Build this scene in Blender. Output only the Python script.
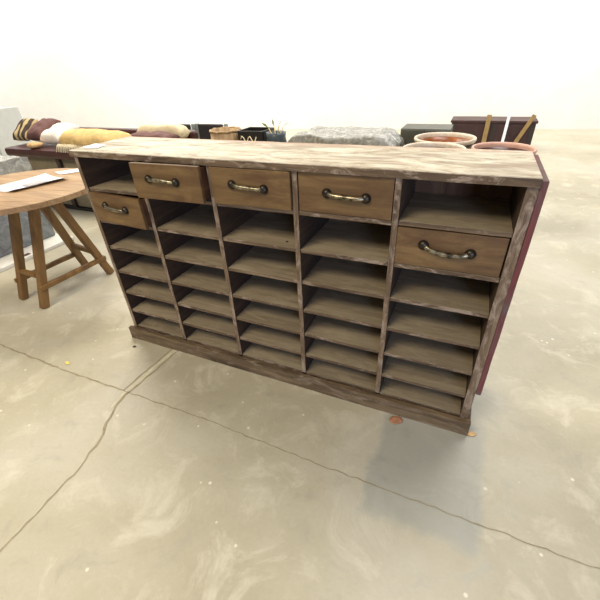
import bpy, bmesh, math, random
from mathutils import Vector, Matrix, noise
random.seed(7)
for o in list(bpy.data.objects): bpy.data.objects.remove(o)
scene = bpy.context.scene
COL = scene.collection

# ------------------------------------------------------------------ camera
cam_d = bpy.data.cameras.new('camera'); cam = bpy.data.objects.new('camera', cam_d); COL.objects.link(cam)
cam_d.sensor_width = 36; cam_d.lens = 367.05/600*36; cam_d.clip_end = 200
R_ = Vector((0.91592, 0.39917, -0.04189)); U_ = Vector((-0.18586, 0.51432, 0.83722)); F_ = Vector((-0.35573, 0.75904, -0.54527))
m = Matrix((R_, U_, -F_)).transposed().to_4x4(); m.translation = Vector((1.7239, -1.2470, 1.4244))
cam.matrix_world = m
scene.camera = cam

# ------------------------------------------------------------------ world and light
w = bpy.data.worlds.new('world'); scene.world = w; w.use_nodes = True
bg = w.node_tree.nodes['Background']; bg.inputs[0].default_value = (1.0, 0.97, 0.92, 1); bg.inputs[1].default_value = 0.28

def area(name, loc, target, size, power, color, size_y=None):
    d = bpy.data.lights.new(name, 'AREA'); d.energy = power; d.color = color; d.size = size
    if size_y: d.shape = 'RECTANGLE'; d.size_y = size_y
    o = bpy.data.objects.new(name, d); COL.objects.link(o); o.location = loc
    o.rotation_euler = (Vector(target)-Vector(loc)).to_track_quat('-Z', 'Y').to_euler()
    return o
area('overhead_area_light', (-2.6, 2.6, 5.0), (-1.6, 1.6, 0), 2.2, 235, (1.0, 0.93, 0.80), 1.6)
area('overhead_area_light', (2.6, 2.2, 5.2), (2.8, 2.0, 0), 3.0, 165, (1.0, 0.99, 0.96), 1.6)
area('overhead_area_light', (-0.6, -3.4, 4.8), (-0.8, -1.6, 0), 3.0, 225, (1.0, 0.88, 0.66), 1.6)
area('overhead_area_light', (-5.0, 6.0, 5.2), (-5.2, 7.4, 2.4), 5.0, 420, (1.0, 0.97, 0.93), 1.6)  # added wall washer, whitens the left of the back wall; not a known fitting
area('overhead_area_light', (3.0, 7.1, 5.2), (3.0, 8.5, 2.4), 5.0, 330, (1.0, 0.97, 0.93), 1.6)  # added unseen lamp, brightens the right part of the back wall
area('loading_door_daylight', (4.6, -5.0, 1.7), (1.9, 0.2, 0.45), 1.6, 150, (0.48, 0.62, 1.0), 1.6)
area('overhead_area_light', (-13.0, 4.0, 5.2), (-13.0, 6.6, 1.8), 5.0, 320, (1.0, 0.97, 0.93), 1.6)  # added unseen lamp, lifts the dim far left end of the wall

scene.view_settings.view_transform = 'Standard'; scene.view_settings.look = 'None'
scene.view_settings.exposure = 0.10; scene.view_settings.gamma = 1.0; scene.view_settings.use_curve_mapping = False

# ------------------------------------------------------------------ material helpers
def srgb(r, g, b):
    f = lambda c: (c/255/12.92) if c/255 <= 0.04045 else ((c/255+0.055)/1.055)**2.4
    return (f(r), f(g), f(b), 1)

class Mat:
    def __init__(s, name, rough=0.6, metal=0.0, spec=0.5):
        s.m = bpy.data.materials.new(name); s.m.use_nodes = True; s.nt = s.m.node_tree
        s.b = s.nt.nodes['Principled BSDF']; s.b.inputs['Roughness'].default_value = rough
        s.b.inputs['Metallic'].default_value = metal; s.b.inputs['Specular IOR Level'].default_value = spec
    def n(s, t, **kw):
        x = s.nt.nodes.new(t)
        for k, v in kw.items():
            if k in x.inputs: x.inputs[k].default_value = v
            else: setattr(x, k, v)
        return x
    def l(s, a, b): s.nt.links.new(a, b)
    def coords(s, scale=(1, 1, 1), rnd=True, world=False):
        if world: src = s.n('ShaderNodeNewGeometry').outputs['Position']
        else: src = s.n('ShaderNodeTexCoord').outputs['Object']
        mp = s.n('ShaderNodeMapping'); mp.inputs['Scale'].default_value = scale
        s.l(src, mp.inputs['Vector'])
        if rnd and not world:
            oi = s.n('ShaderNodeObjectInfo'); mu = s.n('ShaderNodeVectorMath', operation='SCALE'); mu.inputs[0].default_value = (37, 61, 83)
            s.l(oi.outputs['Random'], mu.inputs['Scale']); s.l(mu.outputs[0], mp.inputs['Location'])
        return mp.outputs[0]
    def noise(s, vec, scale, detail=5, rough=0.6, dist=0.0):
        x = s.n('ShaderNodeTexNoise', Scale=scale, Detail=detail, Roughness=rough, Distortion=dist); s.l(vec, x.inputs['Vector'])
        return x.outputs['Fac']
    def ramp(s, fac, stops):
        r = s.n('ShaderNodeValToRGB'); e = r.color_ramp.elements
        while len(e) < len(stops): e.new(0.5)
        for i, (p, c) in enumerate(stops):
            e[i].position = p; e[i].color = c if len(c) == 4 else (*c, 1)
        s.l(fac, r.inputs[0]); return r.outputs[0]
    def mix(s, fac, a, b, mode='MIX'):
        x = s.n('ShaderNodeMix', data_type='RGBA', blend_type=mode)
        for i, v in ((0, fac), (6, a), (7, b)):
            if hasattr(v, 'links') or isinstance(v, bpy.types.NodeSocket): s.l(v, x.inputs[i])
            else: x.inputs[i].default_value = v
        return x.outputs[2]
    def color(s, c):
        if isinstance(c, bpy.types.NodeSocket): s.l(c, s.b.inputs['Base Color'])
        else: s.b.inputs['Base Color'].default_value = c
        return s
    def bump(s, h, strength=0.3, dist=0.01):
        x = s.n('ShaderNodeBump', Strength=strength, Distance=dist); s.l(h, x.inputs['Height']); s.l(x.outputs[0], s.b.inputs['Normal']); return s

def B(v): return (v, v, v, 1)

def wood(name, dark, mid, light, axis='x', grain=9, rough=0.7, patch=None, patch_amt=(0.55, 0.72), bump=0.35, psc=9):
    """weathered timber, grain along one axis, optional patches of dust or old paint"""
    M = Mat(name, rough)
    k = {'x': (0.10, 1, 1), 'y': (1, 0.10, 1), 'z': (1, 1, 0.10)}[axis]
    v = M.coords(k); v2 = M.coords((1, 1, 1))
    g = M.noise(v, grain*4, 8, 0.65, 0.6)
    c = M.ramp(g, [(0.28, dark), (0.5, mid), (0.74, light)])
    big = M.noise(v2, 5, 4, 0.6, 0.4)
    c = M.mix(M.ramp(big, [(0.35, B(0)), (0.7, B(0.55))]), c, mid)
    fine = M.noise(v, grain*16, 4, 0.7)
    c = M.mix(0.35, c, M.ramp(fine, [(0.3, B(0.45)), (0.65, B(1.0))]), 'MULTIPLY')
    if patch:
        pn = M.noise(M.coords(tuple(0.35 if q == 0.10 else 1 for q in k)), psc, 8, 0.72, 0.8)
        c = M.mix(M.ramp(pn, [(patch_amt[0], B(0)), (patch_amt[1], B(0.85))]), c, patch)
    M.color(c); M.bump(g, bump, 0.004)
    return M.m

def plain(name, col, rough=0.6, metal=0.0, var=0.15, scale=12, bump=0.0, spec=0.5):
    M = Mat(name, rough, metal, spec)
    v = M.coords(); nz = M.noise(v, scale, 5, 0.6)
    M.color(M.mix(M.ramp(nz, [(0.3, B(0)), (0.7, B(1))]), tuple(x*(1-var) for x in col[:3])+(1,), tuple(min(1, x*(1+var)) for x in col[:3])+(1,)))
    if bump: M.bump(nz, bump, 0.01)
    return M.m

# ------------------------------------------------------------------ materials
def floor_mat():
    M = Mat('worn_concrete', 0.42, 0, 0.4)
    p = M.coords((1, 1, 1), world=True)
    a = M.noise(p, 0.9, 6, 0.6, 0.5); b_ = M.noise(p, 4.5, 8, 0.68, 0.7); c_ = M.noise(p, 60, 4, 0.7)
    c = M.ramp(a, [(0.32, srgb(164, 155, 131)), (0.5, srgb(181, 173, 150)), (0.68, srgb(192, 186, 168))])
    c = M.mix(M.ramp(b_, [(0.52, B(0)), (0.66, B(0.5))]), c, srgb(214, 208, 188))
    c = M.mix(M.ramp(b_, [(0.30, B(0.55)), (0.44, B(0))]), c, srgb(158, 153, 138))
    c = M.mix(0.22, c, M.ramp(c_, [(0.3, B(0.7)), (0.7, B(1))]), 'MULTIPLY')
    # flecks of white paint
    vo = M.n('ShaderNodeTexVoronoi', Scale=9.0); vo.feature = 'F1'; M.l(p, vo.inputs['Vector'])
    c = M.mix(M.ramp(vo.outputs['Distance'], [(0.045, B(0.8)), (0.075, B(0))]), c, srgb(226, 220, 200))
    # bluish grey patch by the plinth corner: discoloured floor with shadow painted in
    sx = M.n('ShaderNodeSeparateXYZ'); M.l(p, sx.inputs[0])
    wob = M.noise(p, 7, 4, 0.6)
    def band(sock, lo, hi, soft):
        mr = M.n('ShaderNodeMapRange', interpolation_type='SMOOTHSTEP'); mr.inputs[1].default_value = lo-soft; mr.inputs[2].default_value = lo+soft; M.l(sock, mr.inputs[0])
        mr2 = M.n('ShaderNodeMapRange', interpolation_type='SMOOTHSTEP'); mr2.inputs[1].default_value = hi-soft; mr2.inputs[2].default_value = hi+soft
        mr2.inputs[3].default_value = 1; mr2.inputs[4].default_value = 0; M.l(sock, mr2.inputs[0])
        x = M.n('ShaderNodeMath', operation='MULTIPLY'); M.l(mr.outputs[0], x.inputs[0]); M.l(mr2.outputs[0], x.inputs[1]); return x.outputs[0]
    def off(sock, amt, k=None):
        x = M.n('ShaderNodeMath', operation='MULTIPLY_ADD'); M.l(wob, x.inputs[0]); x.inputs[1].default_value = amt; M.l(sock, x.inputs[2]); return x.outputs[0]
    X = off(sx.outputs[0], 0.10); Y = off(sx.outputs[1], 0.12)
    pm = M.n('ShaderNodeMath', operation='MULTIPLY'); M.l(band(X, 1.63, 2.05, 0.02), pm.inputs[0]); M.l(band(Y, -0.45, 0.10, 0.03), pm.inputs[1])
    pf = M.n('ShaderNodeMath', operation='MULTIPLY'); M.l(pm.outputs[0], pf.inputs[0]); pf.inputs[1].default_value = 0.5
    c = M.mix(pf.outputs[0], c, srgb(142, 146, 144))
    M.color(c)
    M.l(M.ramp(b_, [(0.3, B(0.34)), (0.7, B(0.56))]), M.b.inputs['Roughness'])
    M.bump(c_, 0.12, 0.002)
    return M.m
m_floor = floor_mat()
m_joint = plain('joint_filler', srgb(152, 141, 116), 0.9, var=0.25, scale=30)
m_filler = plain('pale_joint_mortar', srgb(203, 195, 168), 0.85, var=0.15, scale=30)
m_wall = plain('white_painted_blockwork', srgb(240, 240, 236), 0.75, var=0.03, scale=3)
dust = srgb(158, 142, 112)
m_face_x = wood('weathered_edge_timber', srgb(42, 29, 19), srgb(98, 78, 56), srgb(148, 127, 99), 'x', patch=srgb(154, 136, 118), patch_amt=(0.52, 0.62), psc=30, bump=0.6)
m_face_z = wood('weathered_upright_timber', srgb(50, 35, 24), srgb(108, 87, 65), srgb(156, 134, 106), 'z', patch=srgb(158, 140, 122), patch_amt=(0.48, 0.62), psc=30, bump=0.6)
m_shelf = wood('dusty_shelf_timber', srgb(112, 97, 76), srgb(143, 128, 104), srgb(168, 153, 126), 'x', 4, 0.9, patch=srgb(164, 151, 126), patch_amt=(0.48, 0.72), bump=0.2, psc=14)
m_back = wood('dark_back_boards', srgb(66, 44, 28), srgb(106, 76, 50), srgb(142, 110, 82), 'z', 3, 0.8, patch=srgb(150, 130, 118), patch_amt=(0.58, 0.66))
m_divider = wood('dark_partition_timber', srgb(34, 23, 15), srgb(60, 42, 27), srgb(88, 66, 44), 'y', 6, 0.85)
m_drawer = wood('brown_drawer_timber', srgb(70, 48, 26), srgb(112, 85, 49), srgb(144, 115, 72), 'x', 4, 0.6, patch=srgb(84, 56, 30), patch_amt=(0.46, 0.64), bump=0.3, psc=11)
m_draw_side = wood('reddish_drawer_side_timber', srgb(56, 30, 18), srgb(88, 52, 30), srgb(116, 76, 46), 'y', 5, 0.7)
m_red = wood('faded_maroon_paint_timber', srgb(76, 36, 36), srgb(108, 54, 54), srgb(128, 78, 72), 'z', 6, 0.8, patch=srgb(98, 84, 80), patch_amt=(0.46, 0.60), psc=7)
m_plinth = wood('scuffed_plinth_timber', srgb(50, 37, 25), srgb(100, 81, 57), srgb(144, 123, 91), 'x', 6, 0.8, patch=srgb(144, 126, 106), patch_amt=(0.52, 0.66), psc=18, bump=0.5)
def top_mat():
    M = Mat('chalky_worn_top_boards', 0.62)
    v = M.coords((0.30, 1, 1), rnd=False)
    a = M.noise(v, 12, 10, 0.74, 1.6); b_ = M.noise(M.coords((0.10, 1, 1), rnd=False), 70, 6, 0.7)
    c = M.ramp(a, [(0.30, srgb(120, 100, 78)), (0.41, srgb(156, 139, 115)), (0.49, srgb(186, 174, 150)), (0.60, srgb(210, 203, 184))])
    c = M.mix(0.45, c, M.ramp(b_, [(0.3, B(0.55)), (0.6, B(1))]), 'MULTIPLY')
    p = M.noise(M.coords((0.4, 1, 1), rnd=False), 5.5, 7, 0.68, 0.9)
    c = M.mix(M.ramp(p, [(0.52, B(0)), (0.60, B(0.7))]), c, srgb(140, 120, 100))
    sp = M.n('ShaderNodeSeparateXYZ'); M.l(M.coords(rnd=False), sp.inputs[0])
    # a bare reddish strip along the rear board edge, stains of the wood itself
    st = M.n('ShaderNodeMapRange'); st.inputs[1].default_value = 0.30; st.inputs[2].default_value = 0.345; M.l(sp.outputs[1], st.inputs[0])
    mm = M.n('ShaderNodeMath', operation='MULTIPLY'); M.l(st.outputs[0], mm.inputs[0]); mm.inputs[1].default_value = 0.5
    c = M.mix(mm.outputs[0], c, srgb(184, 146, 122))
    M.color(c); M.bump(a, 0.4, 0.004); return M.m
m_top = top_mat()
m_iron = plain('aged_iron', srgb(62, 56, 48), 0.38, 0.85, 0.25, 40)
def handle_mat():
    M = Mat('rubbed_brass_handle', 0.36, 0.95)
    n_ = M.noise(M.coords(), 45, 4, 0.6)
    M.color(M.ramp(n_, [(0.36, srgb(74, 68, 56)), (0.62, srgb(168, 158, 134))])); return M.m
m_handle = handle_mat()
m_tab_top = wood('honey_table_timber', srgb(132, 100, 66), srgb(168, 134, 94), srgb(190, 158, 118), 'x', 4, 0.55, bump=0.15)
m_tab_leg = wood('golden_leg_timber', srgb(80, 54, 24), srgb(120, 86, 43), srgb(152, 114, 60), 'z', 4, 0.5, bump=0.15)
m_paper = plain('white_paper', srgb(242, 243, 248), 0.6, var=0.02)
m_paper_print = plain('grey_print', srgb(176, 174, 176), 0.6, var=0.12, scale=50)
m_maroon = plain('maroon_leather', srgb(66, 30, 26), 0.45, var=0.3, scale=9, bump=0.15)
m_taupe = plain('taupe_fabric', srgb(128, 118, 98), 0.9, var=0.12, scale=30)
m_black = plain('black_timber', srgb(24, 21, 18), 0.5, var=0.3)
m_darkbrown = plain('dark_brown_timber', srgb(50, 38, 30), 0.55, var=0.3)
m_gold = plain('gold_woven_blanket', srgb(204, 172, 112), 0.9, var=0.22, scale=16, bump=0.4)
m_cream = plain('cream_cloth', srgb(228, 212, 176), 0.9, var=0.12, scale=18, bump=0.3)
m_whitecl = plain('white_cloth', srgb(234, 222, 208), 0.9, var=0.08, scale=22, bump=0.3)
m_plum = plain('plum_cushion_cloth', srgb(104, 72, 68), 0.85, var=0.25, scale=12, bump=0.2)
m_rust = plain('rust_cloth', srgb(196, 160, 112), 0.9, var=0.2, scale=20)
def stripe_mat():
    M = Mat('striped_throw_cloth', 0.9)
    wv = M.n('ShaderNodeTexWave', Scale=4.0, Distortion=1.5); wv.bands_direction = 'X'; M.l(M.coords(rnd=False), wv.inputs['Vector'])
    M.color(M.ramp(wv.outputs['Fac'], [(0.45, srgb(64, 50, 44)), (0.6, srgb(186, 164, 118))])); return M.m
m_stripe = stripe_mat()
def plastic_mat(name, c0, c1, c2):
    M = Mat(name, 0.14, 0, 0.8)
    v = M.coords(); a = M.noise(v, 9, 7, 0.65, 1.4)
    M.color(M.ramp(a, [(0.3, c0), (0.5, c1), (0.7, c2)])); M.bump(a, 0.9, 0.03); return M.m
m_wrap = plastic_mat('crumpled_clear_wrap_over_grey', srgb(112, 110, 104), srgb(150, 148, 140), srgb(196, 196, 186))
m_wrap_side = plastic_mat('film_over_blue_grey_box', srgb(104, 108, 110), srgb(124, 128, 130), srgb(148, 152, 152))
m_grey = plain('pale_grey_metal', srgb(184, 186, 184), 0.5, var=0.05)
m_white_sheet = plain('white_board', srgb(232, 230, 222), 0.4, var=0.06, scale=10)
m_pink = plain('maroon_print', srgb(96, 62, 66), 0.6)
m_pot_rim = plain('cream_glaze_rim', srgb(214, 196, 172), 0.3, var=0.15, scale=18)
m_pot_in = plain('amber_glaze', srgb(150, 84, 34), 0.3, var=0.35, scale=14)
m_pot_dark = plain('dark_red_glaze', srgb(74, 36, 28), 0.3, var=0.3, scale=14)
m_pot_out = plain('grey_brown_glaze', srgb(96, 84, 76), 0.35, var=0.25, scale=14)
m_pot_salmon = plain('salmon_clay_rim', srgb(206, 160, 138), 0.5, var=0.15, scale=18)
m_wine = plain('dark_wine_timber', srgb(62, 34, 30), 0.55, var=0.3)
m_slat = plain('golden_slat_timber', srgb(150, 122, 72), 0.6, var=0.2)
m_olive = plain('dark_olive_metal', srgb(74, 72, 60), 0.5, var=0.2)
m_chair_dark = plain('charcoal_upholstery', srgb(46, 42, 40), 0.8, var=0.3)
m_chair_grey = plain('pale_grey_chair_frame', srgb(150, 156, 152), 0.4, var=0.08)
m_basket = wood('woven_cane', srgb(120, 92, 62), srgb(178, 148, 110), srgb(212, 188, 150), 'z', 6, 0.8, bump=0.8)
m_vase = plain('blue_grey_vase', srgb(64, 74, 80), 0.35, var=0.2)
m_stem = plain('dry_yellow_stem', srgb(196, 176, 110), 0.7, var=0.2)
m_leafg = plain('olive_leaf', srgb(98, 106, 48), 0.6, var=0.2)
m_leaf = plain('russet_dry_leaf', srgb(172, 122, 92), 0.8, var=0.2, scale=60)
m_leaf2 = plain('tan_dry_leaf', srgb(206, 168, 120), 0.8, var=0.2, scale=60)
m_yellow = plain('yellow_scrap', srgb(228, 214, 110), 0.6, var=0.1)

# ------------------------------------------------------------------ mesh helpers
def tag(o, label, cat, group=None):
    o['label'] = label; o['category'] = cat
    if group: o['group'] = group
    return o
def thing(name, label, cat, loc=(0, 0, 0), group=None, rotz=0):
    o = bpy.data.objects.new(name, None); COL.objects.link(o); o.location = loc; o.rotation_euler = (0, 0, rotz)
    o.empty_display_size = 0.1
    return tag(o, label, cat, group)
LAST = [None]
def edge_mat(o):
    for p in o.data.polygons: p.material_index = 1 if p.normal.y < -0.7 else 0
def obj(name, bm, mats, parent=None, bevel=0.0, smooth=False, loc=None, seg=2):
    me = bpy.data.meshes.new(name); bmesh.ops.recalc_face_normals(bm, faces=bm.faces[:]); bm.to_mesh(me); bm.free()
    if not isinstance(mats, (list, tuple)): mats = [mats]
    for q in mats: me.materials.append(q)
    if smooth:
        for p in me.polygons: p.use_smooth = True
    o = bpy.data.objects.new(name, me); COL.objects.link(o)
    LAST[0] = o
    if parent: o.parent = parent
    if loc is not None: o.location = loc
    if bevel:
        b = o.modifiers.new('edge', 'BEVEL'); b.width = bevel; b.segments = seg; b.limit_method = 'ANGLE'
    return o
def box(bm, x0, x1, y0, y1, z0, z1, mat=0, M=None):
    c = Vector(((x0+x1)/2, (y0+y1)/2, (z0+z1)/2))
    T = Matrix.Translation(c) @ Matrix.Diagonal((x1-x0, y1-y0, z1-z0, 1))
    if M: T = M @ T
    r = bmesh.ops.create_cube(bm, size=1, matrix=T)
    for v in r['verts']:
        for f in v.link_faces: f.material_index = mat
    return r['verts']
def worn_box(x0, x1, y0, y1, z0, z1, amp=0.0012, nx=14, seed=0):
    """board with slightly uneven, worn edges"""
    bm = bmesh.new(); box(bm, x0, x1, y0, y1, z0, z1)
    L = [x1-x0, y1-y0, z1-z0]; ax = L.index(max(L))
    lo = (x0, y0, z0)[ax]
    for i in range(1, nx):
        co = [0, 0, 0]; no = [0, 0, 0]; co[ax] = lo+L[ax]*i/nx; no[ax] = 1
        bmesh.ops.bisect_plane(bm, geom=bm.verts[:]+bm.edges[:]+bm.faces[:], plane_co=co, plane_no=no)
    for v in bm.verts:
        n_ = noise.noise_vector(v.co*9+Vector((seed*3.1, seed*1.7, seed)))
        for k in range(3):
            if k != ax: v.co[k] += n_[k]*amp
    return bm
def tube(bm, pts, rad, seg=10, mat=0, cap=True):
    pts = [Vector(p) for p in pts]; rings = []
    n_ = len(pts); rad = rad if isinstance(rad, (list, tuple)) else [rad]*n_
    up = None
    for i, p in enumerate(pts):
        t = (pts[min(i+1, n_-1)]-pts[max(i-1, 0)]).normalized()
        if up is None:
            up = Vector((0, 0, 1)) if abs(t.z) < 0.9 else Vector((1, 0, 0))
        a = t.cross(up).normalized(); b_ = t.cross(a).normalized(); up = -b_ if False else up
        rings.append([bm.verts.new(p+(a*math.cos(2*math.pi*k/seg)+b_*math.sin(2*math.pi*k/seg))*rad[i]) for k in range(seg)])
    for i in range(n_-1):
        for k in range(seg):
            f = bm.faces.new((rings[i][k], rings[i][(k+1) % seg], rings[i+1][(k+1) % seg], rings[i+1][k])); f.material_index = mat
    if cap:
        bm.faces.new(rings[0]).material_index = mat; bm.faces.new(rings[-1][::-1]).material_index = mat
def lathe(bm, prof, seg=40, mats=None, wob=0.0):
    rings = []
    for r, z in prof:
        if r < 1e-5: rings.append([bm.verts.new((0, 0, z))])
        else: rings.append([bm.verts.new((r*math.cos(2*math.pi*k/seg)*(1+wob*math.sin(3*2*math.pi*k/seg+z*9)), r*math.sin(2*math.pi*k/seg), z)) for k in range(seg)])
    for i in range(len(rings)-1):
        a, b_ = rings[i], rings[i+1]
        for k in range(seg):
            k2 = (k+1) % seg
            vs = [a[k % len(a)], a[k2 % len(a)], b_[k2 % len(b_)], b_[k % len(b_)]]
            u = []
            for v in vs:
                if v not in u: u.append(v)
            if len(u) > 2:
                f = bm.faces.new(u); f.material_index = mats[i] if mats else 0
def beam(p0, p1, wdt, dpt, taper=1.0, side=(1, 0, 0)):
    """squared timber from p0 to p1"""
    bm = bmesh.new(); p0 = Vector(p0); p1 = Vector(p1); t = (p1-p0).normalized()
    s = (Vector(side)-t*t.dot(Vector(side))).normalized(); u = t.cross(s)
    N = 6; rings = []
    for i in range(N+1):
        f = i/N; c = p0.lerp(p1, f); k = 1+(taper-1)*f
        j = 0.0015
        rings.append([bm.verts.new(c+s*(a*wdt/2*k+random.uniform(-j, j))+u*(b_*dpt/2*k+random.uniform(-j, j))) for a, b_ in ((-1, -1), (1, -1), (1, 1), (-1, 1))])
    for i in range(N):
        for k in range(4): bm.faces.new((rings[i][k], rings[i][(k+1) % 4], rings[i+1][(k+1) % 4], rings[i+1][k]))
    bm.faces.new(rings[0]); bm.faces.new(rings[-1][::-1])
    return bm
def shift(bm, d):
    bmesh.ops.translate(bm, verts=bm.verts[:], vec=Vector(d)); return bm
def pillow_bm(lx, ly, h, seed=0, lump=0.02, N=18):
    bm = bmesh.new(); top = {}; bot = {}
    for i in range(N+1):
        for j in range(N+1):
            u = i/N*2-1; v = j/N*2-1
            e = (max(0, 1-u**4)*max(0, 1-v**4))**0.45
            sx = 1-0.07*(1-abs(v))*abs(u)**3; sy = 1-0.07*(1-abs(u))*abs(v)**3
            n_ = noise.noise(Vector((u*2.3+seed, v*2.3, seed*1.3)))*lump*e
            top[i, j] = bm.verts.new((u*lx/2*sx, v*ly/2*sy, h/2*e+n_))
            bot[i, j] = top[i, j] if (i in (0, N) or j in (0, N)) else bm.verts.new((u*lx/2*sx, v*ly/2*sy, -h/2*e))
    for i in range(N):
        for j in range(N):
            bm.faces.new((top[i, j], top[i+1, j], top[i+1, j+1], top[i, j+1]))
            q = (bot[i, j+1], bot[i+1, j+1], bot[i+1, j], bot[i, j])
            if len(set(q)) > 2:
                try: bm.faces.new(q)
                except ValueError: pass
    return bm
def struct(o): o['kind'] = 'structure'; return o

# ------------------------------------------------------------------ setting
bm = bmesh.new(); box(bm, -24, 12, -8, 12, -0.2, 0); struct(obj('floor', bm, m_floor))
ang = math.atan2(9.102-6.669, 7.128+12.297)
W = Matrix.Translation((-2.6, 7.884, 0)) @ Matrix.Rotation(ang, 4, 'Z')
bm = bmesh.new(); box(bm, -20, 14, 0, 0.25, 0, 6.0, 0, W); struct(obj('wall_back', bm, m_wall))
def ribbon(pts, widths, z=0.0012, jitter=0.006, sub=6, seed=1, h=0.0012):
    bm = bmesh.new(); P = []
    rnd = random.Random(seed)
    for i in range(len(pts)-1):
        a, b_ = Vector((*pts[i], 0)), Vector((*pts[i+1], 0)); n_ = max(2, int((b_-a).length/0.03))
        for k in range(n_): P.append((a.lerp(b_, k/n_), widths[i]+(widths[i+1]-widths[i])*k/n_))
    P.append((Vector((*pts[-1], 0)), widths[-1]))
    L = []; Rr = []
    for i, (p, wd) in enumerate(P):
        t = (P[min(i+1, len(P)-1)][0]-P[max(i-1, 0)][0]).normalized(); s = Vector((-t.y, t.x, 0))
        c = p+s*rnd.uniform(-jitter, jitter); ww = wd*rnd.uniform(0.6, 1.3)/2
        L.append(bm.verts.new(c+s*ww+Vector((0, 0, h)))); Rr.append(bm.verts.new(c-s*ww+Vector((0, 0, h))))
    for i in range(len(P)-1): bm.faces.new((L[i], L[i+1], Rr[i+1], Rr[i]))
    return bm
struct(obj('trim_1', ribbon([(-7, -0.40), (-0.80, -0.385), (-0.19, -0.40), (0.27, -0.39)], [0.009, 0.011, 0.010, 0.008], seed=3, jitter=0.004), m_joint))
struct(obj('trim_2', ribbon([(0.27, -0.39), (0.8, -0.385), (1.42, -0.40), (4.5, -0.41)], [0.006, 0.0045, 0.004, 0.004], seed=4, jitter=0.004), m_joint))
struct(obj('trim_3', ribbon([(0.285, 0.0), (0.272, -0.2), (0.262, -0.39)], [0.006, 0.007, 0.009], seed=5, jitter=0.003), m_joint))
struct(obj('trim_4', ribbon([(0.330, 0.0), (0.318, -0.2), (0.300, -0.37), (0.300, -0.45), (0.335, -0.55), (0.395, -0.66), (0.43, -0.80), (0.44, -1.1), (0.52, -1.7)], [0.006, 0.007, 0.010, 0.015, 0.013, 0.011, 0.009, 0.007, 0.006], seed=6, jitter=0.006), m_joint))
struct(obj('trim_5', ribbon([(0.308, 0.0), (0.294, -0.2), (0.281, -0.39), (0.292, -0.5)], [0.022, 0.024, 0.020, 0.006], seed=7, jitter=0.002, h=0.0006), m_filler))

# ------------------------------------------------------------------ the pigeonhole cabinet
c = 0.38; t = 0.022; D = 0.36
S = [1.0964, 0.9343, 0.7688, 0.618, 0.4691, 0.3307, 0.2005, 0.0782]
cab = thing('pigeonhole_cabinet', 'long weathered wooden pigeonhole cabinet with five drawers and rows of open shelves', 'cabinet', (0, 0, 0))
obj('top_board', worn_box(-0.024, 5*c+0.0215, -0.006, D+0.008, S[0], 1.1176, 0.0018, 40, 1), m_top, cab, 0.003)
o = obj('top_board', worn_box(-0.024, 5*c+0.0215, -0.010, -0.0065, S[0]-0.006, 1.1150, 0.0010, 40, 2), m_face_x, cab, 0.001); o.name = 'front_lipping'; o['label'] = 'grey weathered front edge strip of the top'
back_bm = bmesh.new()
nb = 15
for i in range(nb):
    x0 = -t/2+(5*c+t)*i/nb; x1 = -t/2+(5*c+t)*(i+1)/nb
    box(back_bm, x0+0.0008, x1-0.0008, D-0.004-0.002*(i % 2), D+0.006, S[7]-0.01, S[0])
box(back_bm, -t/2, 5*c+t/2, D+0.003, D+0.008, S[7]-0.01, S[0])
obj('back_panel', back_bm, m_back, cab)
for i, x in enumerate((0, 5*c)):
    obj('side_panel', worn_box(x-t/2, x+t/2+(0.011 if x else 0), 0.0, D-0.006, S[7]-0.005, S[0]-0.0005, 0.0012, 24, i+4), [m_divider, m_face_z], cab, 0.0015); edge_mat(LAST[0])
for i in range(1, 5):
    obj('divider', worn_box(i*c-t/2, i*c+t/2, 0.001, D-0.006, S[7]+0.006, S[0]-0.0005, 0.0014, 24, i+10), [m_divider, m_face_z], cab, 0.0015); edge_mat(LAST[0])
for col in range(5):
    for r in range(1, 8):
        th = 0.016 if r < 7 else 0.022
        z = S[r]
        if col in (1, 2, 3) and r == 1: z -= 0.004
        b_ = worn_box(col*c+t/2+0.0005, (col+1)*c-t/2-0.0005, 0.006, D-0.008, z-th/2, z+th/2, 0.0012, 10, col*9+r)
        for f in b_.faces:
            if f.normal.y < -0.7: f.material_index = 1
        o = obj('shelf', b_, [m_shelf, m_face_x], cab, 0.001)
        # recalc after normals: front face gets the worn edge material
        for p in o.data.polygons: p.material_index = 1 if p.normal.y < -0.7 else 0
# outer side boards painted faded maroon, stopping short of the floor
obj('outer_side_board', worn_box(5*c+0.0225, 5*c+0.0415, -0.001, D, 0.235, 1.108, 0.0016, 20, 31), m_red, cab, 0.002)['label'] = 'faded maroon outer side board'
# plinth
pl = obj('plinth', worn_box(-0.036, 5*c+0.036, -0.027, -0.002, 0.0, 0.081, 0.0018, 40, 40), m_plinth, cab, 0.003)
for x0 in (-0.036, 5*c+0.014): obj('plinth', worn_box(x0, x0+0.022, 0.0, D, 0.0, 0.068, 0.001, 10, 42), m_plinth, cab, 0.002)

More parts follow.
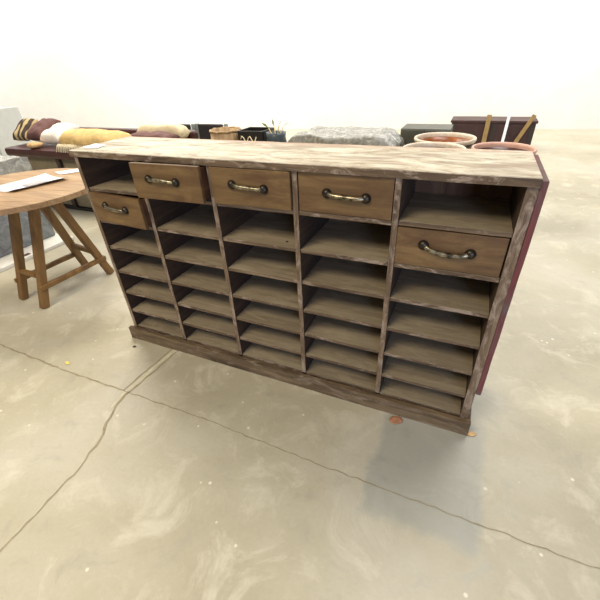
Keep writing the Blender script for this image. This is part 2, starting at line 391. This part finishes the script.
def handle(parent, cx, cz, y, L=0.15, sag=0.020, tilt=0.0, out=0.015):
    bm = bmesh.new(); pts = []; rad = []
    N = 22
    for i in range(N+1):
        f = i/N; u = f*2-1
        yy = y-out*min(1, (1-abs(u)**6)*1.0)
        pts.append((cx+u*L/2, yy, cz-sag*(1-u*u)+tilt*u)); rad.append(0.0078+0.0026*(1-abs(u))+(0.002 if abs(u) > 0.9 else 0))
    tube(bm, pts, rad, 12)
    h = obj('handle', bm, m_handle, parent, smooth=True); h['label'] = 'drooping metal pull handle'
    for s in (-1, 1):
        bm = bmesh.new(); ps = [(cx+s*L/2, y+0.001, cz+tilt*s), (cx+s*L/2, y-0.004, cz+tilt*s), (cx+s*L/2, y-0.010, cz+tilt*s), (cx+s*L/2, y-0.016, cz+tilt*s)]
        tube(bm, ps, [0.018, 0.0185, 0.015, 0.010], 18)
        obj('handle_rose', bm, m_iron, parent, smooth=True)['label'] = 'dark round handle boss'
def drawer(cx, z0, w_, h_, yl, yr, hx, hz, hl, sag, depth=0.30, tilt=0.0):
    """front face runs from yl at the left to yr at the right"""
    d = bpy.data.objects.new('drawer', None); d.empty_display_size = 0.05; COL.objects.link(d); d.parent = cab
    d.location = (cx, (yl+yr)/2, z0); d.rotation_euler = (0, 0, math.atan2(yr-yl, w_))
    bm = worn_box(-w_/2, w_/2, 0, 0.018, 0, h_, 0.0009, 16, cx*10)
    obj('drawer_front', bm, m_drawer, d, 0.0022)
    bm = bmesh.new()
    wi = w_/2-0.006
    box(bm, -wi, -wi+0.012, 0.0185, depth, 0.006, h_-0.012); box(bm, wi-0.012, wi, 0.0185, depth, 0.006, h_-0.012)
    box(bm, -wi+0.0125, wi-0.0125, depth-0.012, depth, 0.012, h_-0.014); box(bm, -wi+0.0125, wi-0.0125, 0.0185, depth-0.0125, 0.008, 0.016)
    obj('drawer_box', bm, m_draw_side, d, 0.001)['label'] = 'reddish brown drawer sides'
    handle(d, hx, hz, 0.0, hl, sag, tilt)
drawer(0.195, 0.779, 0.350, 0.148, -0.012, -0.040, -0.002, 0.088, 0.138, 0.005, tilt=-0.004)
drawer(0.571, 0.944, 0.350, 0.150, -0.058, -0.048, -0.016, 0.084, 0.138, -0.004, tilt=-0.003)
drawer(0.950, 0.941, 0.352, 0.147, -0.014, -0.010, -0.006, 0.080, 0.142, 0.001, tilt=-0.004)
drawer(1.330, 0.941, 0.352, 0.147, 0.004, 0.002, 0.010, 0.074, 0.145, 0.003, tilt=-0.003)
drawer(1.708, 0.779, 0.354, 0.142, 0.004, 0.008, -0.004, 0.080, 0.155, 0.015, tilt=-0.006)
# nail holes on a shelf
kn = bmesh.new(); tube(kn, [(1.066, 0.055, 0.7769), (1.066, 0.055, 0.7785)], 0.006, 10)

# things on the cabinet top
def sheet(name, pts, z, mat, label, cat, curl=0.0, th=0.0008, N=10, parent=None):
    """a sheet of paper from four corners with lifted, curled edges"""
    bm = bmesh.new(); p = [Vector((*q, 0)) for q in pts]; g = {}
    for i in range(N+1):
        for j in range(N+1):
            u, v = i/N, j/N
            a = p[0].lerp(p[1], u).lerp(p[3].lerp(p[2], u), v)
            e = max(abs(u*2-1), 0)**3*curl+0.15*curl*(math.sin(v*7+u*3)+1)*abs(u*2-1)
            g[i, j] = bm.verts.new((a.x, a.y, z+e))
    for i in range(N):
        for j in range(N): bm.faces.new((g[i, j], g[i+1, j], g[i+1, j+1], g[i, j+1]))
    o = obj(name, bm, mat, parent, smooth=True)
    so = o.modifiers.new('thick', 'SOLIDIFY'); so.thickness = th; so.offset = 1
    if label: tag(o, label, cat)
    return o
sheet('paper_tag', [(0.0, 0.05), (0.10, 0.05), (0.08, 0.125), (-0.015, 0.145)], 1.1195, m_paper, 'small white paper tag lying on the left end of the cabinet top', 'paper', 0.001)

# ------------------------------------------------------------------ round table
TX, TY, TZ, TR = -1.18, 0.34, 0.76, 0.548
tab = thing('round_table', 'round honey brown wooden table on splayed stretchered legs, left of the cabinet', 'table', (-1.03, 0.31, 0))
def table_top():
    bm = bmesh.new()
    edges = [-0.56, -0.33, -0.11, 0.11, 0.33, 0.56]          # five planks, with their seams
    R = TR
    rot = Matrix.Rotation(math.radians(20), 4, 'Z')
    for k in range(5):
        a, b_ = edges[k]+0.0015, edges[k+1]-0.0015
        a = max(a, -R+1e-3); b_ = min(b_, R-1e-3)
        n_ = 16; up = []; 
        for i in range(n_+1):
            y = a+(b_-a)*i/n_; up.append((math.sqrt(max(0, R*R-y*y)), y))
        ring = [(x, y) for x, y in up]+[(-x, y) for x, y in reversed(up)]
        vt = [bm.verts.new(rot @ Vector((x, y, 0))) for x, y in ring]; vb = [bm.verts.new(rot @ Vector((x*0.995, y*0.997, -0.036))) for x, y in ring]
        bm.faces.new(vt); bm.faces.new(vb[::-1])
        for i in range(len(ring)):
            j = (i+1) % len(ring); bm.faces.new((vt[i], vb[i], vb[j], vt[j]))
    return bm
obj('tabletop', table_top(), m_tab_top, tab, 0.003, loc=(TX+1.03, TY-0.31, TZ))
feet = {'n': (-0.909, 0.007), 'l': (-1.186, 0.035), 'b': (-1.165, 0.586), 'r': (-0.868, 0.576)}
tops = {'n': (-0.935, 0.262), 'l': (-1.115, 0.235), 'b': (-1.105, 0.385), 'r': (-0.945, 0.385)}
O = Vector((-1.03, 0.31, 0))
def P(k, z):
    f = z/0.72; a, b_ = feet[k], tops[k]
    return Vector((a[0]+(b_[0]-a[0])*f, a[1]+(b_[1]-a[1])*f, z))-O
for k in 'nlbr': obj('leg', beam(P(k, 0.0), P(k, 0.723), 0.046, 0.052, 1.1), m_tab_leg, tab, 0.007)
def stretch(a, b_, z, dz=0.0, over=0.03, off=(0, 0, 0)):
    p, q = P(a, z), P(b_, z+dz); d = (q-p).normalized(); of = Vector(off)
    obj('stretcher', beam(p-d*over+of, q+d*over+of, 0.036, 0.034, 1.0, (0, 0, 1)), m_tab_leg, tab, 0.007)
stretch('n', 'r', 0.15, 0, 0.035, (0.018, 0, 0)); stretch('l', 'b', 0.15, 0, 0.035, (-0.018, 0, 0))
stretch('l', 'n', 0.22, 0.0, 0.02, (0, -0.004, 0)); stretch('b', 'r', 0.24, -0.03, 0.02, (0, 0.004, 0))
bm = bmesh.new(); box(bm, -0.16, 0.16, -0.13, -0.085, 0.690, 0.723); box(bm, -0.16, 0.16, 0.03, 0.075, 0.690, 0.723)
obj('top_bearer', bm, m_tab_leg, tab, 0.003)

pp = sheet('paper_sheet', [(-1.260, 0.215), (-1.060, 0.235), (-0.97, 0.600), (-1.26, 0.62)], TZ+0.002, m_paper, 'curled white paper with a grey print on the round table', 'paper', 0.016, 0.0008, 14)
sheet('print', [(-1.17, 0.36), (-1.08, 0.35), (-1.06, 0.50), (-1.17, 0.50)], TZ+0.0085, m_paper_print, None, None, 0.002, 0.0004, 6, pp)
sheet('paper_slip', [(-1.30, 0.72), (-1.18, 0.68), (-1.09, 0.80), (-1.20, 0.865)], TZ+0.002, m_paper, 'small white paper slip at the far edge of the round table', 'paper', 0.001)

# ------------------------------------------------------------------ white board and wrapped box behind the table
bm = bmesh.new(); box(bm, -2.95, -1.815, -0.05, 0.99, 0.0, 0.035)
wb = tag(obj('white_board', bm, m_white_sheet, None, 0.006), 'thick white board on the floor under the film wrapped grey box', 'board')
for a_ in ((-1.90, -1.86, 0.66, 0.70), (-1.89, -1.84, 0.50, 0.56)):
    bm = bmesh.new(); box(bm, *a_, 0.0352, 0.0362); obj('print', bm, m_pink, wb)
def wrapped_box(x0, x1, y0, y1, z0, z1, amp, cuts, seed):
    bm = bmesh.new(); box(bm, x0, x1, y0, y1, z0, z1)
    bmesh.ops.subdivide_edges(bm, edges=bm.edges[:], cuts=cuts, use_grid_fill=True)
    for v in bm.verts:
        n_ = noise.noise_vector(v.co*6+Vector((seed, 0, 0))); k = amp*(1 if v.co.z > z0+0.01 else 0)
        v.co += Vector((n_.x, n_.y, n_.z))*k
    return bm
bx = thing('wrapped_box', 'tall grey box wrapped in clear film standing behind the round table', 'box', (-2.5, 0.55, 0.035))
obj('carton', shift(wrapped_box(-2.90, -2.03, 0.02, 0.955, 0.036, 0.76, 0.008, 10, 3), (2.5, -0.55, -0.035)), m_wrap_side, bx, 0.01, True)
b_ = wrapped_box(-2.93, -2.00, -0.01, 0.975, 0.66, 0.80, 0.022, 14, 5)
obj('wrap_cover', shift(b_, (2.5, -0.55, -0.035)), m_wrap, bx, 0.012, True)['label'] = 'crumpled shiny clear film over the top'
# pale metal cabinet
gc = thing('metal_cabinet', 'plain pale grey metal cabinet at the far left, beyond the wrapped box', 'cabinet', (-5.6, 2.75, 0))
bm = bmesh.new(); box(bm, -0.45, 0.45, -0.25, 0.3, 0.0, 1.0); obj('body', bm, m_grey, gc, 0.01)
for s in (-1, 1):
    bm = bmesh.new(); box(bm, -0.43 if s < 0 else 0.003, -0.003 if s < 0 else 0.43, -0.268, -0.251, 0.05, 0.97); dd = obj('door', bm, m_grey, gc, 0.004)
    bm = bmesh.new(); tube(bm, [(s*0.04, -0.285, 0.45), (s*0.04, -0.285, 0.60)], 0.007); box(bm, s*0.04-0.005, s*0.04+0.005, -0.285, -0.2685, 0.46, 0.47); box(bm, s*0.04-0.005, s*0.04+0.005, -0.285, -0.2685, 0.58, 0.59); obj('handle', bm, m_iron, dd)

# ------------------------------------------------------------------ daybed with cushions
sf = thing('daybed', 'maroon leather daybed on a taupe base with a dark plinth rail', 'daybed', (-2.4, 1.68, 0))
def sfo(name, x0, x1, y0, y1, z0, z1, mat, bev=0.01):
    bm = bmesh.new(); box(bm, x0+2.4, x1+2.4, y0-1.68, y1-1.68, z0, z1); return obj(name, bm, mat, sf, bev)
sfo('plinth_rail', -3.42, -1.30, 1.665, 2.45, 0.0, 0.035, m_black, 0.004)
sfo('base', -3.38, -1.33, 1.70, 2.42, 0.036, 0.60, m_taupe)
for x in (-3.36, -2.66, -1.40): sfo('leg', x, x+0.06, 1.66, 1.698, 0.036, 0.60, m_darkbrown, 0.004)
sfo('seat', -3.47, -1.28, 1.62, 2.45, 0.602, 0.70, m_maroon, 0.03)
sfo('backrest', -3.56, -1.28, 2.46, 2.58, 0.20, 0.80, m_maroon, 0.03)
def cushion(name, x, y, z, lx, ly, h, rot, mat, label, cat='cushion', seed=1, lump=0.02, group=None):
    o = obj(name, pillow_bm(lx, ly, h, seed, lump), mat, None, smooth=True); o.location = (x, y, z)
    o.rotation_euler = tuple(math.radians(a) for a in rot); return tag(o, label, cat, group)
cs = cushion('striped_cushion', -3.42, 1.95, 0.85, 0.24, 0.32, 0.12, (38, 0, 6), m_stripe, 'brown and tan striped cushion at the left end of the daybed', seed=2)
cushion('plum_cushion', -3.14, 1.99, 0.85, 0.28, 0.36, 0.15, (25, 0, 0), m_plum, 'plum brown cushion beside the striped cushion on the daybed', seed=3)
cushion('cream_cushion', -2.79, 1.93, 0.822, 0.34, 0.34, 0.15, (18, 0, 0), m_whitecl, 'off white cushion in the middle of the daybed', seed=4)
def throw(name, x0, x1, y0, y1, z, h, mat, label, seed, fringe=True, slope=0.0):
    """bunched blanket: a thick folded roll lying along the seat"""
    bm = bmesh.new(); N = 40; K = 20; rings = []
    for i in range(N+1):
        f = i/N; x = x0+(x1-x0)*f; e = (1-abs(f*2-1)**5)**0.5
        ring = []
        for k in range(K):
            a = 2*math.pi*k/K
            r = 1+0.18*noise.noise(Vector((f*7+seed, math.cos(a)*1.3, math.sin(a)*1.3)))
            yy = (y0+y1)/2+(y1-y0)/2*math.cos(a)*r*max(e, 0.15); zz = z+h/2+h/2*math.sin(a)*r*max(e, 0.15)+slope*f
            ring.append(bm.verts.new((x, yy, max(zz, z+0.001))))
        rings.append(ring)
    for i in range(N):
        for k in range(K): bm.faces.new((rings[i][k], rings[i][(k+1) % K], rings[i+1][(k+1) % K], rings[i+1][k]))
    bm.faces.new(rings[0]); bm.faces.new(rings[-1][::-1])
    o = tag(obj(name, bm, mat, None, smooth=True), label, 'blanket')
    return o
rb = throw('tan_cloth', -3.05, -2.88, 1.63, 1.77, 0.703, 0.06, m_rust, 'small tan cloth bunched at the front of the daybed', 3)
tb = throw('gold_blanket', -2.60, -1.62, 1.66, 2.02, 0.703, 0.19, m_gold, 'gold woven blanket bunched along the front of the daybed', 5)
bm = bmesh.new()
for i in range(34):
    x = -2.50+0.82*i/33; tube(bm, [(x, 1.665, 0.765), (x+0.004, 1.635, 0.745), (x+random.uniform(-.008, .008), 1.612, 0.690)], [0.007, 0.006, 0.004], 6)
obj('fringe', bm, m_cream, tb, smooth=True)['label'] = 'cream knotted fringe'
cushion('maroon_bolster', -1.62, 2.17, 0.765, 0.62, 0.24, 0.12, (0, 0, 0), m_plum, 'maroon bolster near the right end of the daybed', seed=7)
cushion('pale_bolster', -1.62, 2.365, 0.80, 0.70, 0.14, 0.18, (0, 0, 0), m_cream, 'cream bolster behind the maroon one on the daybed', seed=8)

# ------------------------------------------------------------------ row behind the cabinet
def armchair(x, y, rz, label):
    r = thing('dining_chair', label, 'chair', (x, y, 0), 'dark chairs behind the cabinet', rz)
    bm = bmesh.new(); box(bm, -0.22, 0.22, -0.22, 0.22, 0.40, 0.48); obj('seat', bm, m_chair_dark, r, 0.02)
    bm = bmesh.new(); box(bm, -0.20, 0.20, 0.19, 0.235, 0.485, 0.76); obj('backrest', bm, m_chair_dark, r, 0.015)
    for sx in (-1, 1):
        bm = beam((sx*0.235, 0.225, 0.0), (sx*0.235, 0.235, 0.765), 0.045, 0.04); obj('leg', bm, m_chair_grey, r, 0.006)
        bm = beam((sx*0.235, -0.20, 0.0), (sx*0.235, -0.20, 0.47), 0.04, 0.04); obj('leg', bm, m_chair_grey, r, 0.006)
    return r
armchair(-2.10, 3.0, 0.0, 'left one of two dark chairs behind the cabinet, just right of the daybed')
armchair(-1.60, 3.05, 0.0, 'right one of two dark chairs behind the cabinet, beside the cane basket')
# woven basket
bk = thing('cane_basket', 'tan woven cane basket behind the cabinet, between chair and black crate', 'basket', (-1.155, 2.95, 0))
bm = bmesh.new(); lathe(bm, [(0.0, 0.0), (0.14, 0.0), (0.19, 0.30), (0.20, 0.60), (0.185, 0.74), (0.172, 0.74), (0.185, 0.60), (0.175, 0.30), (0.13, 0.02), (0, 0.02)], 40)
obj('basket_body', bm, m_basket, bk, smooth=True)
bm = bmesh.new(); tube(bm, [(0.187*math.cos(a), 0.187*math.sin(a), 0.742+0.004*math.sin(a*9)) for a in [2*math.pi*i/40 for i in range(41)]], 0.013, 8, cap=False); obj('rim', bm, m_basket, bk, smooth=True)
# black crate with pale wire
ck = thing('black_crate', 'black crate with a loose pale cord, behind the cabinet', 'crate', (-0.755, 3.02, 0))
bm = bmesh.new()
box(bm, -0.17, 0.17, -0.15, 0.15, 0, 0.02)
for z in (0.08, 0.22, 0.36, 0.50, 0.64):
    for s in (-1, 1):
        box(bm, -0.17, 0.17, s*0.15-0.008, s*0.15+0.008, z, z+0.11); box(bm, s*0.17-0.008, s*0.17+0.008, -0.141, 0.141, z, z+0.11)
obj('slatted_body', bm, m_black, ck, 0.003)
for sx in (-1, 1):
    bm = bmesh.new(); box(bm, sx*0.155-0.015, sx*0.155+0.015, -0.142, -0.115, 0.02, 0.75); obj('corner_post', bm, m_black, ck, 0.003)
bm = bmesh.new(); tube(bm, [(-0.885+0.022*i, 2.853, 0.66+0.035*math.sin(i*1.35)) for i in range(11)], 0.006, 8)
tag(obj('cord', bm, m_cream, None, smooth=True), 'pale cord looped over the front of the black crate', 'cord')
# vase with dry stems
vs = thing('floor_vase', 'blue grey floor vase holding dry yellow stems, behind the cabinet', 'vase', (-0.445, 2.95, 0))
bm = bmesh.new(); lathe(bm, [(0, 0), (0.08, 0), (0.12, 0.12), (0.135, 0.38), (0.125, 0.60), (0.11, 0.68), (0.12, 0.735), (0.108, 0.735), (0.098, 0.68), (0.11, 0.58), (0.10, 0.30), (0, 0.30)], 36)
obj('vase_body', bm, m_vase, vs, smooth=True)
st = thing('dried_grass_bunch', 'dry yellow stems leaning out of the blue grey floor vase', 'stems', (-0.445, 2.95, 0.31))
for i, (dx, dy, h) in enumerate([(-0.07, -0.03, 0.47), (0.06, -0.05, 0.50), (0.09, -0.01, 0.48), (-0.04, 0.04, 0.48)]):
    bm = bmesh.new(); tube(bm, [(dx*0.1, dy*0.1, 0.01), (dx*0.35, dy*0.35, h*0.75), (dx*1.1, dy*1.1, h)], [0.006, 0.006, 0.005], 8); s_ = obj('stem', bm, m_stem, st, smooth=True)
    bm = bmesh.new()
    a = Vector((dx*1.1, dy*1.1, h)); d_ = Vector((dx, dy, 0.06)).normalized()
    vsx = [bm.verts.new(a), bm.verts.new(a+d_*0.05+Vector((0, 0.02, 0.01))), bm.verts.new(a+d_*0.10), bm.verts.new(a+d_*0.05+Vector((0, -0.02, -0.004)))]
    bm.faces.new(vsx); lf = obj('leaf', bm, m_leafg, s_); so = lf.modifiers.new('t', 'SOLIDIFY'); so.thickness = 0.002
# wrapped ottoman
ot = thing('wrapped_sofa', 'low grey sofa bundled in crumpled clear plastic, behind the cabinet middle', 'sofa', (0.34, 3.15, 0))
b_ = bmesh.new(); box(b_, -0.62, 0.62, -0.30, 0.35, 0.08, 0.72)
bmesh.ops.subdivide_edges(b_, edges=b_.edges[:], cuts=22, use_grid_fill=True)
for v in b_.verts:
    n_ = noise.noise_vector(v.co*5+Vector((9, 0, 0))); n2 = noise.noise_vector(v.co*17)
    ex = abs(v.co.x)/0.62
    if v.co.z > 0.5: v.co.z -= 0.10*max(0, ex-0.82)/0.18
    v.co += n_*0.035+n2*0.010
obj('plastic_wrap', b_, m_wrap, ot, smooth=True)
for sx in (-1, 1):
    for sy in (-1, 1):
        bm = bmesh.new(); box(bm, sx*0.5-0.03, sx*0.5+0.03, sy*0.22-0.03, sy*0.22+0.03, 0.0, 0.12); obj('leg', bm, m_darkbrown, ot, 0.004)
# olive locker
lk = thing('storage_locker', 'dark olive two door locker between the wrapped sofa and the round pots', 'locker', (1.17, 3.78, 0))
bm = bmesh.new(); box(bm, -0.28, 0.28, -0.18, 0.22, 0.0, 0.70); obj('body', bm, m_olive, lk, 0.006)
for s in (-1, 1):
    bm = bmesh.new(); box(bm, -0.275 if s < 0 else 0.004, -0.004 if s < 0 else 0.275, -0.198, -0.181, 0.02, 0.69); dd = obj('door', bm, m_olive, lk, 0.003)
    bm = bmesh.new(); box(bm, s*0.03-0.008, s*0.03+0.008, -0.212, -0.199, 0.30, 0.40); obj('handle', bm, m_iron, dd)
# pots
def pot(x, y, z, R, m_rim, m_in, label, H=None):
    r = thing('round_planter', label, 'planter', (x, y, 0), 'big glazed planters behind the cabinet')
    H = z
    bm = bmesh.new()
    lathe(bm, [(0, 0), (R*0.62, 0), (R*0.66, 0.02), (R*0.86, H*0.45), (R*0.93, H*0.80), (R*0.93, H-0.045), (R*0.905, H-0.045), (R*0.89, H*0.8), (R*0.80, H*0.45), (R*0.60, 0.05), (0, 0.05)], 56, [0, 0, 0, 0, 0, 0, 1, 1, 1, 1])
    obj('pot_body', bm, [m_pot_out, m_in], r, smooth=True)
    bm = bmesh.new()
    lathe(bm, [(R*0.915, H-0.044), (R*0.97, H-0.040), (R, H-0.022), (R*0.99, H-0.004), (R*0.97, H), (R*0.935, H-0.003), (R*0.915, H-0.020), (R*0.915, H-0.044)], 56)
    obj('pot_rim', bm, m_rim, r, smooth=True)
pot(1.425, 3.22, 0.685, 0.315, m_pot_rim, m_pot_in, 'amber lined planter with cream rim, standing behind the other two planters')
pot(1.385, 2.57, 0.70, 0.285, m_pot_rim, m_pot_dark, 'dark planter with a pale rim, nearest the cabinet back, left of the salmon one')
pot(1.975, 2.74, 0.69, 0.270, m_pot_salmon, m_pot_dark, 'dark planter with a salmon rim, rightmost of the planters')
# dark crate far behind with leaning slats
dc = thing('wine_dark_chest', 'dark wine coloured wooden chest standing beyond the planters', 'chest', (2.0, 6.2, 0))
bm = bmesh.new(); box(bm, -0.70, 0.58, 0.0, 0.5, 0.0, 0.42); obj('body', bm, m_wine, dc, 0.01)
bm = bmesh.new(); box(bm, -0.72, 0.60, -0.015, 0.515, 0.421, 0.46); obj('lid', bm, m_wine, dc, 0.006)
for x in (-0.68, -0.06, 0.50):
    bm = bmesh.new(); box(bm, x, x+0.06, -0.012, -0.001, 0.02, 0.415); obj('batten', bm, m_darkbrown, dc, 0.002)
def lean(x, x2, wd, mat, label, name='timber_slat', top=0.55):
    tag(obj(name, beam((x, 6.06, 0.0), (x2, 6.17, top), wd, 0.02), mat, None, 0.003), label, 'slat')
lean(1.86, 1.87, 0.07, m_slat, 'upright golden timber slat leaning on the dark chest')
lean(2.14, 2.16, 0.045, m_paper, 'narrow white slat leaning on the dark chest', 'white_batten')
lean(2.27, 2.52, 0.06, m_slat, 'slanting golden timber slat at the right end of the dark chest')

# ------------------------------------------------------------------ litter on the floor
def leaf(x, y, rx, ry, rot, mat, label, name='dry_leaf', cat='leaf', seed=1, cup=0.004):
    bm = bmesh.new(); N = 26; cv = bm.verts.new((0, 0, 0.002)); R1 = []; R2 = []
    rr = random.Random(seed)
    for k in range(N):
        a = 2*math.pi*k/N; j = 1+rr.uniform(-0.10, 0.10)
        R1.append(bm.verts.new((rx*0.55*math.cos(a), ry*0.55*math.sin(a), 0.003)))
        R2.append(bm.verts.new((rx*math.cos(a)*j, ry*math.sin(a)*j, 0.002+rr.uniform(0, cup))))
    for k in range(N):
        q = (k+1) % N; bm.faces.new((cv, R1[k], R1[q])); bm.faces.new((R1[k], R2[k], R2[q], R1[q]))
    o = obj(name, bm, mat, None, smooth=True); o.location = (x, y, 0.0005); o.rotation_euler = (0, 0, rot)
    so = o.modifiers.new('t', 'SOLIDIFY'); so.thickness = 0.001; so.offset = 1
    return tag(o, label, cat)
leaf(1.628, -0.058, 0.032, 0.022, 0.5, m_leaf, 'oval russet dry leaf on the floor in front of the plinth', seed=2)
leaf(1.952, -0.010, 0.022, 0.012, 0.4, m_leaf2, 'small tan dry leaf on the floor by the right end of the plinth', seed=3)
leaf(0.048, -0.092, 0.011, 0.008, 0.2, m_black, 'tiny black scrap on the floor by the left end of the plinth', 'dark_scrap', 'scrap', 5)
leaf(-0.215, -0.350, 0.022, 0.009, -0.1, m_yellow, 'small yellow scrap on the floor beside the joint', 'yellow_scrap', 'scrap', 7)
obj('knot', kn, m_black, cab)['label'] = 'small dark knot on a shelf'
